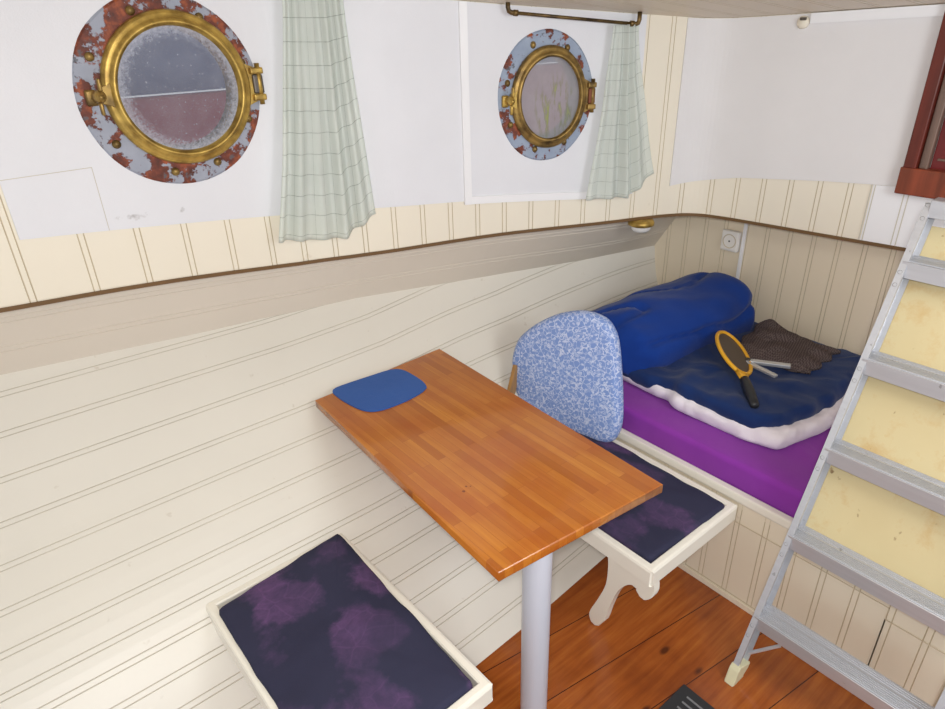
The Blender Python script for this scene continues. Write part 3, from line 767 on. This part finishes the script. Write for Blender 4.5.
# mattress
def softbox(bm, poly, z0, z1, rnd=.03, seg=4, cell=.03, bulge=.0, nz=.003, seed=0, sm=3, fr=9, shape=None):
    """rounded slab with the outline poly (counter-clockwise); returns nothing"""
    c = Vector((sum(p[0] for p in poly)/len(poly), sum(p[1] for p in poly)/len(poly)))
    P = []
    n = len(poly)
    for i in range(n):
        a = Vector(poly[i]); b = Vector(poly[(i+1) % n]); L = (b-a).length; k = max(1, int(L/cell))
        for j in range(k): P.append(a.lerp(b, j/k))
    # smooth the corners a little
    for _ in range(sm): P = [(P[i-1]+P[i]*2+P[(i+1) % len(P)])/4 for i in range(len(P))]
    rings = []
    H = z1-z0
    prof = []
    for k in range(seg+1):
        a = pi/2*k/seg; prof.append((rnd*(1-cos(a)) - rnd + 0, None, z0+rnd*(1-sin(a))) )
    sec = [(-rnd, z0)]
    for k in range(1, seg+1): a = pi/2*k/seg; sec.append((-rnd+rnd*sin(a), z0+rnd*(1-cos(a))))
    for k in range(0, seg+1): a = pi/2*k/seg; sec.append((-rnd+rnd*cos(a), z1-rnd*(1-sin(a))))
    dedup = []
    for s_ in sec:
        if not dedup or abs(s_[0]-dedup[-1][0])+abs(s_[1]-dedup[-1][1]) > 1e-5: dedup.append(s_)
    sec = dedup
    m = len(P); nor = []
    for i in range(m):
        d = (P[(i+1) % m]-P[i-1]).normalized(); nor.append(Vector((d.y, -d.x)))
    if sum((P[i]-c).dot(nor[i]) for i in range(m)) < 0: nor = [-x for x in nor]
    def disp(p): return nz*2.0*(noise.noise(Vector((p.x*fr+seed, p.y*fr, p.z*fr)))+.5*noise.noise(Vector((p.x*fr*2.3+seed, p.y*fr*2.3, p.z*fr))))
    for (o, z) in sec:
        ring = []
        for i in range(m):
            q = P[i]+nor[i]*o; v = Vector((q.x, q.y, z)); dd = disp(v); v.x += nor[i].x*dd; v.y += nor[i].y*dd; v.z += dd*.6; ring.append(bm.verts.new(v))
        rings.append(ring)
    for a, b in zip(rings, rings[1:]):
        for i in range(m): bm.faces.new((a[i], a[(i+1) % m], b[(i+1) % m], b[i]))
    # top: concentric rings towards the centre
    K = 10; last = rings[-1]; topz = sec[-1][1]
    for k in range(1, K):
        t = k/K; ring = []
        for i in range(m):
            q = (P[i]-nor[i]*rnd).lerp(c, t); z = topz+bulge*sin(pi/2*min(1, t*1.6)); v = Vector((q.x, q.y, z)); v.z += disp(v)*1.2; ring.append(bm.verts.new(v))
        for i in range(m): bm.faces.new((last[i], last[(i+1) % m], ring[(i+1) % m], ring[i]))
        last = ring
    cv = bm.verts.new((c.x, c.y, topz+bulge))
    for i in range(m): bm.faces.new((last[i], last[(i+1) % m], cv))
    bm.faces.new(rings[0][::-1])
    if shape:
        for v in bm.verts: shape(v.co)
bm = bmesh.new(); softbox(bm, [(3.436, -1.33), (3.446, -2.735), (4.385, -2.735), (4.385, -1.16), (3.75, -1.2)], .452, .575, .022, nz=.003, seed=3)
o = link('mattress', bm, 'purple', smooth=True); tag(o, 'bunk mattress under a purple sheet', 'mattress')
# white quilt under the blue one
bm = bmesh.new(); softbox(bm, [(3.60, -1.285), (3.585, -1.56), (3.60, -1.60), (3.56, -1.65), (3.565, -1.95), (3.60, -2.08), (3.85, -2.135), (4.34, -2.08), (4.36, -1.3)], .573, .648, .034, seg=6, nz=.006, seed=9, cell=.014, fr=17)
o = link('white_quilt', bm, 'white', smooth=True); tag(o, 'crumpled white quilt edge showing beneath the navy duvet on the bunk', 'quilt')
def sag(c):
    k = max(0, min(1, (c.y+1.66)/.12)); k = k*k*(3-2*k); c.z -= .030*k*max(0, min(1, (3.9-c.x)/.2))
bm = bmesh.new(); softbox(bm, [(3.592, -1.25), (3.580, -1.52), (3.610, -1.61), (3.575, -1.68), (3.575, -1.97), (3.66, -2.055), (3.95, -2.105), (4.355, -2.04), (4.37, -1.25)], .625, .695, .030, seg=6, nz=.006, seed=5, cell=.014, bulge=.004, fr=11, shape=sag)
o = link('folded_duvet', bm, 'navy', smooth=True); tag(o, 'flat folded navy blue duvet lying on the white quilt', 'duvet')
# the rolled blue bedding against the hull
def roll():
    bm = bmesh.new(); NS = 90; NA = 96; rows = []
    A = Vector((3.560, -1.275, .69)); B = Vector((4.33, -1.40, .74))
    for i in range(NS+1):
        s = i/NS; c = A.lerp(B, s)
        w = .5+.5*s
        row = []
        for k in range(NA):
            a = 2*pi*k/NA
            ry = .215-.0*s; rz = .145+.03*s
            r = 1.0
            ca, sa = cos(a), sin(a)
            y = (abs(ca)**.8)*(1 if ca > 0 else -1)*ry; z = (abs(sa)**.8)*(1 if sa > 0 else -1)*rz
            # lay-flat front lip (towards -y), taller at the back
            if z > 0: z *= .86+.30*(.5+.5*ca)*(1-.3*s)+.12*s
            if z < 0: z = max(z, -.085-.02*s)
            e = sin(pi*min(1, max(0, s/.10))/2) if s < .10 else (sin(pi*min(1, (1-s)/.14)/2) if s > .86 else 1)
            e = .45+.55*e if s < .1 else .30+.70*e
            if i in (0, NS): e *= .55
            v = Vector((c.x, c.y+y*e, c.z+z*(.25+.75*e)))
            n = noise.noise(Vector((v.x*3.2, v.y*5, v.z*5)))*.024+noise.noise(Vector((v.x*9, v.y*13+s*3, v.z*13)))*.009-.022*max(0, 1-abs(noise.noise(Vector((v.x*4+v.y*5, v.y*4+7, v.z*4))))*9)
            v += Vector((0, ca, sa))*n
            hy = hull_y(v.x, max(.3, v.z))-.012
            if v.y > hy: v.y = hy
            row.append(v)
        rows.append(row+[row[0].copy()])
    V = grid(bm, rows); bmesh.ops.remove_doubles(bm, verts=bm.verts, dist=1e-6)
    bmesh.ops.holes_fill(bm, edges=[e for e in bm.edges if e.is_boundary], sides=0)
    return bm
o = link('rolled_duvet', roll(), 'blue', smooth=True); tag(o, 'bulky royal blue rolled bedding heaped against the hull on the bunk', 'bedding')

# knitted brown cloth: crumpled sheet
def cloth():
    bm = bmesh.new(); N = 44; rows = []
    c = [Vector((3.955, -1.64)), Vector((4.30, -1.60)), Vector((4.27, -1.95)), Vector((4.00, -1.965))]
    for i in range(N+1):
        row = []
        for j in range(N+1):
            s, t_ = i/N, j/N; p = c[0].lerp(c[1], s).lerp(c[3].lerp(c[2], s), t_)
            n = noise.noise(Vector((p.x*11, p.y*11, 2)))*.5+noise.noise(Vector((p.x*25, p.y*25, 5)))*.25+abs(noise.noise(Vector((p.x*8+4, p.y*8, 9))))*.9
            edge = min(s, 1-s, t_, 1-t_)*6
            z = .716+min(1, edge)*(.020+.022*max(0, n))+.045*max(0, 1-((s-.75)**2+(t_-.25)**2)*9)*(.6+.4*n)
            row.append(Vector((p.x+.012*sin(t_*14), p.y+.010*sin(s*17), z)))
        rows.append(row)
    grid(bm, rows); low = [[Vector((v.x, v.y, min(v.z-.008, .702))) for v in r] for r in rows]; grid(bm, low)
    for a, b in ((rows[0], low[0]), (rows[-1], low[-1]), ([r[0] for r in rows], [r[0] for r in low]), ([r[-1] for r in rows], [r[-1] for r in low])): grid(bm, [a, b])
    bmesh.ops.remove_doubles(bm, verts=bm.verts, dist=1e-6); return bm
o = link('knitted_scarf', cloth(), 'knit', smooth=True); tag(o, 'crumpled brown checked knitted cloth on the navy duvet', 'cloth')

# fly swatter
P0, P1 = Vector((3.985, -1.60, .765)), Vector((3.625, -1.95, .708))
ax = (P1-P0); Ls = ax.length; mx = frame(P0, ax, Vector((ax.y, -ax.x, .25)))
t = thing('racket', 'yellow and black electric fly swatter lying on the navy duvet', 'fly swatter', tuple(P1))
def ell(t_): return Vector((.148-.148*cos(t_), .072*sin(t_), 0))
bm = bmesh.new(); pth = [mx @ ell(2*pi*k/40) for k in range(41)]
tube(bm, pth, .0085, 8, False)
prism(bm, [(.285, -.030), (.325, -.016), (.345, -.016), (.345, .016), (.325, .016), (.285, .030), (.294, .0)], -.007, .007, mx, .003)
link('racket_frame', bm, 'yellowplastic', t, smooth=True)
bm = bmesh.new(); bmesh.ops.create_circle(bm, cap_ends=True, segments=40, radius=1, matrix=mx @ Matrix.Translation((.148, 0, 0)) @ Matrix.Diagonal((.146, .070, 1, 1)))
link('racket_mesh', bm, 'meshgrey', t)
bm = bmesh.new(); tube(bm, [mx @ Vector((x, 0, 0)) for x in (.335, .34, .37, .42, .46, .48, Ls, Ls+.006)], [.012, .018, .020, .021, .019, .018, .016, .008], 14)
link('racket_handle', bm, 'blackplastic', t, smooth=True)
# silver hinged tool
t = thing('metal_tool', 'silver hinged metal tool beside the fly swatter', 'tool', (3.86, -1.83, .71))
a = Vector((3.905, -1.735, .715)); b = Vector((3.985, -1.895, .722)); c = Vector((3.875, -1.895, .716))
def bar(bm, p, q, wd, th):
    m = frame((p+q)/2, q-p, Vector((-(q-p).y, (q-p).x, 0))); box(bm, (0, 0, 0), ((q-p).length, wd, th), .003, m)
bm = bmesh.new(); bar(bm, a, b, .026, .014); link('tool_arm', bm, 'steel', t)
bm = bmesh.new(); bar(bm, a, c, .020, .012); link('tool_arm', bm, 'steel', t)
bm = bmesh.new(); lathe(bm, [(.0001, .0), (.011, 0), (.011, .02), (.0001, .022)], Matrix.Translation((3.912, -1.752, .707)), 14); link('tool_pivot', bm, 'hingepin', t)

# ------------------------------------------------------------------ seats
def seat(label, x0, x1, yo, yin, ctop, braces, clabel, ang, cpoly):
    """tray frame: x0..x1 along the hull, yo outer end, yin hull end"""
    t = thing('bench_seat', label, 'bench seat', ((x0+x1)/2, (yo+yin)/2, .38), 'bench seats either side of the table')
    piv = Vector((x1, yin, 0)); mr = Matrix.Translation(piv) @ Matrix.Rotation(ang, 4, 'Z') @ Matrix.Translation(-piv)
    bm = bmesh.new(); rim = .030; h0, h1 = .385, .452
    prof = [(0, h0+.003), (0, h1-.010), (.003, h1-.003), (.010, h1), (rim-.004, h1), (rim, h1-.004), (rim, h0), (.003, h0), (0, h0+.003)]
    rows = []
    for (cx, cy, dx, dy) in ((x0, yo, 1, 1), (x1, yo, -1, 1), (x1, yin, -1, -1), (x0, yin, 1, -1), (x0, yo, 1, 1)):
        rows.append([mr @ Vector((cx+dx*o_, cy+dy*o_, z_)) for o_, z_ in prof])
    grid(bm, rows); bmesh.ops.remove_doubles(bm, verts=bm.verts, dist=1e-6)
    bmesh.ops.bevel(bm, geom=[e for e in bm.edges if abs(e.verts[0].co.z-e.verts[1].co.z) > .02 and all((mr.inverted() @ v.co).x in (0,) or min(abs((mr.inverted() @ v.co).x-x0), abs((mr.inverted() @ v.co).x-x1)) < 1e-4 for v in e.verts)], offset=.008, segments=3, affect='EDGES')
    link('seat_frame', bm, 'seatpaint', t)
    bm = bmesh.new(); box(bm, ((x0+x1)/2, (yo+yin)/2, h0+.012), (x1-x0-.03, yin-yo-.03, .018), 0, mr); link('seat_board', bm, 'seatpaint', t)
    bm = bmesh.new(); softbox(bm, cpoly, .408, ctop, .014, seg=3, nz=.002, seed=x0*7, bulge=.006, cell=.015, sm=1)
    c = link('seat_cushion', bm, 'floral', smooth=True); tag(c, clabel, 'cushion')
    return t, mr
s1, mr1_ = seat('white painted bench seat in the foreground left of the table', 1.79, 2.262, -2.04, -1.262, .468, 0,
    'dark navy cushion with purple flowers on the foreground bench seat', radians(1.5), [(1.812, -1.335), (1.822, -2.022), (2.238, -2.012), (2.248, -1.275)])
s2, mr2_ = seat('white painted bench seat between the table and the bunk', 2.905, 3.392, -2.07, -1.30, .468, 0,
    'dark navy cushion with purple flowers on the bench seat by the bunk', radians(0), [(2.937, -1.33), (2.938, -2.036), (3.348, -2.048), (3.354, -1.33)])
# hull rail that carries each seat
pts = [(v.x, v.y) for v in catmull([(-1.875, .386, 0), (-1.883, .32, 0), (-1.880, .235, 0), (-1.855, .150, 0), (-1.822, .060, 0), (-1.818, .02, 0)], 4)]+[(-1.826, .004), (-1.848, .0), (-1.862, .010)]+[(v.x, v.y) for v in catmull([(-1.888, .060, 0), (-1.905, .150, 0), (-1.930, .238, 0), (-1.962, .295, 0), (-1.992, .318, 0), (-2.006, .310, 0), (-2.012, .290, 0), (-2.030, .286, 0), (-2.052, .304, 0), (-2.068, .335, 0), (-2.066, .386, 0)], 4)]
for (t_, xc) in ((s2, 2.944), (s1, 2.22)):
    bm = bmesh.new(); m = Matrix(((0, 0, 1, xc), (1, 0, 0, 0), (0, 1, 0, 0), (0, 0, 0, 1)))
    prism(bm, pts, -.014, .014, m, .004, 1); link('leg', bm, 'seatpaint', t_)
# cleats to the hull
for (t_, x0, x1, yy) in ((s1, 1.80, 2.26, -1.262), (s2, 2.92, 3.38, -1.30)):
    bm = bmesh.new(); box(bm, ((x0+x1)/2, yy-.006, .372), (x1-x0, .05, .03), .004); link('hull_cleat', bm, 'seatpaint', t_)

# backrest cushion
O = Vector((3.30, -1.51, .468)); Uv = Vector((-.259, .966, 0)); Wv = Vector((.134, .036, .99)); Nv = Uv.cross(Wv)
if Nv.x < 0: Nv = -Nv
mb = Matrix((Uv, Wv, Nv)).transposed().to_4x4(); mb.translation = O
out = [(.06, -.01), (.0, -.012), (-.050, .015), (-.068, .09), (-.055, .20), (-.034, .31), (-.010, .41), (.016, .465), (.06, .502), (.14, .512), (.23, .488), (.31, .443), (.385, .382), (.432, .32), (.450, .24), (.438, .16), (.41, .08), (.36, .02), (.30, .0)]
def pad(bm, outline, th, mat, rnd, nz=.002, seed=0):
    P = [Vector((p[0], p[1])) for p in catmull([(a, b, 0) for a, b in outline+[outline[0]]], 5)][:-1]; m = len(P)
    c = sum(P, Vector((0, 0)))/m; nor = []
    for i in range(m): d = (P[(i+1) % m]-P[i-1]).normalized(); nor.append(Vector((d.y, -d.x)))
    if sum((P[i]-c).dot(nor[i]) for i in range(m)) < 0: nor = [-x for x in nor]
    sec = []
    for k in range(0, 9): a = -pi/2+pi*k/8; sec.append((-rnd+rnd*cos(a), (th/2)+(th/2)*sin(a)))
    rings = [[bm.verts.new(mat @ Vector(((P[i]+nor[i]*o).x, (P[i]+nor[i]*o).y, z))) for i in range(m)] for o, z in sec]
    for a, b in zip(rings, rings[1:]):
        for i in range(m): bm.faces.new((a[i], a[(i+1) % m], b[(i+1) % m], b[i]))
    for base, sgn in ((0, -1), (-1, 1)):
        last = rings[base]; z0 = sec[base][1]
        for k in range(1, 8):
            t_ = k/8; ring = []
            for i in range(m):
                q = (P[i]-nor[i]*rnd).lerp(c, t_); ring.append(bm.verts.new(mat @ Vector((q.x, q.y, z0+sgn*(.010*sin(pi/2*min(1, t_*1.5)))+nz*noise.noise(Vector((q.x*12, q.y*12, seed)))))))
            for i in range(m): bm.faces.new((last[i], last[(i+1) % m], ring[(i+1) % m], ring[i]))
            last = ring
        cv = bm.verts.new(mat @ Vector((c.x, c.y, z0+sgn*.010)))
        for i in range(m): bm.faces.new((last[i], last[(i+1) % m], cv))
bm = bmesh.new(); pad(bm, out, .075, mb, .03)
o = link('backrest_cushion', bm, 'ditsy', smooth=True); tag(o, 'rounded blue backrest cushion with small white flowers leaning on the bench seat', 'cushion')
sa, sb = Vector((3.232, -1.098, .68)), Vector((3.125, -1.135, .47))
bm = bmesh.new(); mm = frame((sa+sb)/2, sb-sa, Vector((.25, -.95, 0))); box(bm, (0, 0, 0), ((sb-sa).length, .016, .05), .002, mm)
o = link('wooden_slat', bm, 'tanwood'); tag(o, 'tan wooden slat against the hull at the left edge of the blue backrest cushion', 'slat')

# ------------------------------------------------------------------ table
TT = .75
tb = thing('dining_table', 'varnished butcher block table on one pale grey leg', 'table', (2.55, -1.93, 0))
bm = bmesh.new(); prism(bm, [(2.3985, -.895), (2.352, -1.981), (2.953, -2.036), (3.0, -.860)], TT-.034, TT, bev=.005, seg=3); link('tabletop', bm, 'butcher', tb)
bm = bmesh.new(); lathe(bm, [(.0001, 0), (.0415, 0), (.0415, TT-.034), (.0001, TT-.034)], Matrix.Translation((2.522, -1.948, 0)), 40); link('leg', bm, 'legpaint', tb, smooth=False)
for p in tb.children[-1].data.polygons: p.use_smooth = abs(p.normal.z) < .3
bm = bmesh.new(); box(bm, (2.70, -.875, TT-.056), (.55, .03, .04), .003); link('wall_batten', bm, 'seatpaint', tb)
PM = [(2.470, -.900), (2.482, -.880), (2.515, -.873), (2.63, -.880), (2.735, -.892), (2.768, -.925), (2.776, -1.00), (2.771, -1.072), (2.745, -1.112), (2.644, -1.132), (2.53, -1.122), (2.490, -1.075), (2.472, -.98)]
bm = bmesh.new(); prism(bm, [(v.x, v.y) for v in catmull([(a, b, 0) for a, b in PM+[PM[0]]], 5)[:-1]], TT+.0005, TT+.006, bev=.0015, seg=1)
o = link('placemat', bm, 'felt'); tag(o, 'blue felt placemat on the wall end of the table', 'placemat')

# ------------------------------------------------------------------ ladder
LY0, LY1 = -2.28, -2.80
def lx(z): return 3.090+.402*z
ld = thing('stepladder', 'aluminium ladder with ribbed treads leaning in front of the bunk', 'ladder', (3.13, -2.5, 0))
rd = Vector((.402, 0, 1)).normalized(); fw = Vector((1, 0, -.402)).normalized()   # fw: rearward normal
def railframe(y): m = Matrix((rd, Vector((0, 1, 0)), rd.cross(Vector((0, 1, 0))))).transposed().to_4x4(); m.translation = Vector((lx(0), y, 0)); return m
LL = 1.50*sqrt(1+.402**2)
for y, s in ((LY0, -1), (LY1, 1)):
    bm = bmesh.new(); o3 = Vector((lx(0), y, 0))
    def slab(a0, a1, b0, b1, l0=.05, l1=LL):
        # a: along y ; b: along fw
        vs = []
        for l in (l0, l1):
            for (a, b) in ((a0, b0), (a1, b0), (a1, b1), (a0, b1)): vs.append(bm.verts.new(o3+rd*l+Vector((0, a, 0))+fw*b))
        for q in ((0, 1, 2, 3), (7, 6, 5, 4), (0, 4, 5, 1), (1, 5, 6, 2), (2, 6, 7, 3), (3, 7, 4, 0)): bm.faces.new([vs[i] for i in q])
    slab(0, s*.019, 0, .003); slab(s*.001, s*.004, .003, .067); slab(0, s*.020, .067, .070); slab(s*.016, s*.019, .003, .009)
    slab(0, s*.019, 0, .070, LL-.002, LL+.003)
    rl = link('rail', bm, 'alu', ld)
    bm = bmesh.new()
    prism(bm, [(0, -.003), (.055, -.003), (.075, .000), (.075, .072), (.055, .072), (.03, .050), (.0, .074)], -.005, .028, Matrix((rd, fw, rd.cross(fw))).transposed().to_4x4() if False else Matrix(((rd.x, fw.x, 0, o3.x), (0, 0, s*1.0, y), (rd.z, fw.z, 0, 0), (0, 0, 0, 1))) , .003, 1)
    link('rail_foot', bm, 'footplastic', ld, label='yellowed plastic foot')
    for z in (.175, .455, .735, 1.005, 1.28, 1.46):
        for dz in (0, .035):
            bm = bmesh.new(); c = Vector((lx(z+dz), y+s*.009, z+dz))-fw*.001
            lathe(bm, [(.0001, .004), (.004, .003), (.006, 0)], frame(c, Vector((0, 1, 0)), rd), 10)
            link('rivet', bm, 'rivet', rl, smooth=True)
for z in (.243, .520, .800, 1.070, 1.345):
    bm = bmesh.new(); x0 = lx(z)-.004; yw0, yw1 = LY0-.006, LY1+.006; yc = (yw0+yw1)/2; wd = yw0-yw1
    box(bm, (x0+.003, yc, z-.024), (.004, wd, .048), .001, seg=1)
    box(bm, (x0+.045, yc, z-.002), (.086, wd, .004), .001, seg=1)
    box(bm, (x0+.086, yc, z-.012), (.004, wd, .022), .001, seg=1)
    for k in range(6): box(bm, (x0+.010+k*.0075, yc, z+.0015), (.003, wd, .003))
    for k in range(3): box(bm, (x0+.062+k*.008, yc, z+.001), (.002, wd, .0022))
    link('tread', bm, 'alu', ld)
bm = bmesh.new(); x0 = lx(1.49); box(bm, (x0+.02, (LY0+LY1)/2, 1.487), (.05, LY0-LY1-.03, .05), .002, seg=1); link('tread', bm, 'alu', ld, label='top cross member')
for y, s in ((LY0-.02, -1), (LY1+.02, 1)):
    bm = bmesh.new(); p = Vector((lx(.11)+.04, y, .09)); q = Vector((lx(.17)+.05, y+s*.075, .168)); tube(bm, [p, q], .006, 6); link('brace', bm, 'alu', ld)
# stained plywood board behind the ladder
bm = bmesh.new()
mply = Matrix(((rd.x, 0, fw.x, lx(0)), (0, 1, 0, 0), (rd.z, 0, fw.z, 0), (0, 0, 0, 1)))
box(bm, ((.488+1.455)/2*sqrt(1+.402**2), (LY0-.012+LY1)/2, .080), ((1.455-.488)*sqrt(1+.402**2), LY0-LY1-.014, .012), .002, mply)
o = link('plywood_board', bm, 'ply'); tag(o, 'yellow stained plywood board fixed behind the ladder', 'board')

# ------------------------------------------------------------------ rubber mat
t = thing('rubber_mat', 'black ribbed rubber mat on the wooden floor', 'mat', (2.84, -2.33, 0))
bm = bmesh.new(); box(bm, (2.855-.16, -2.345+.0, .006), (.55, .29, .012), .003)
link('mat_base', bm, 'rubber', t)
bm = bmesh.new()
for k in range(17): box(bm, (2.935-k*.026, -2.345, .0135), (.006, .22, .005), .001, seg=1)
link('mat_ribs', bm, 'rubberrib', t)
for o in list(bpy.data.objects):
    if '_o' in o.keys(): del o['_o']
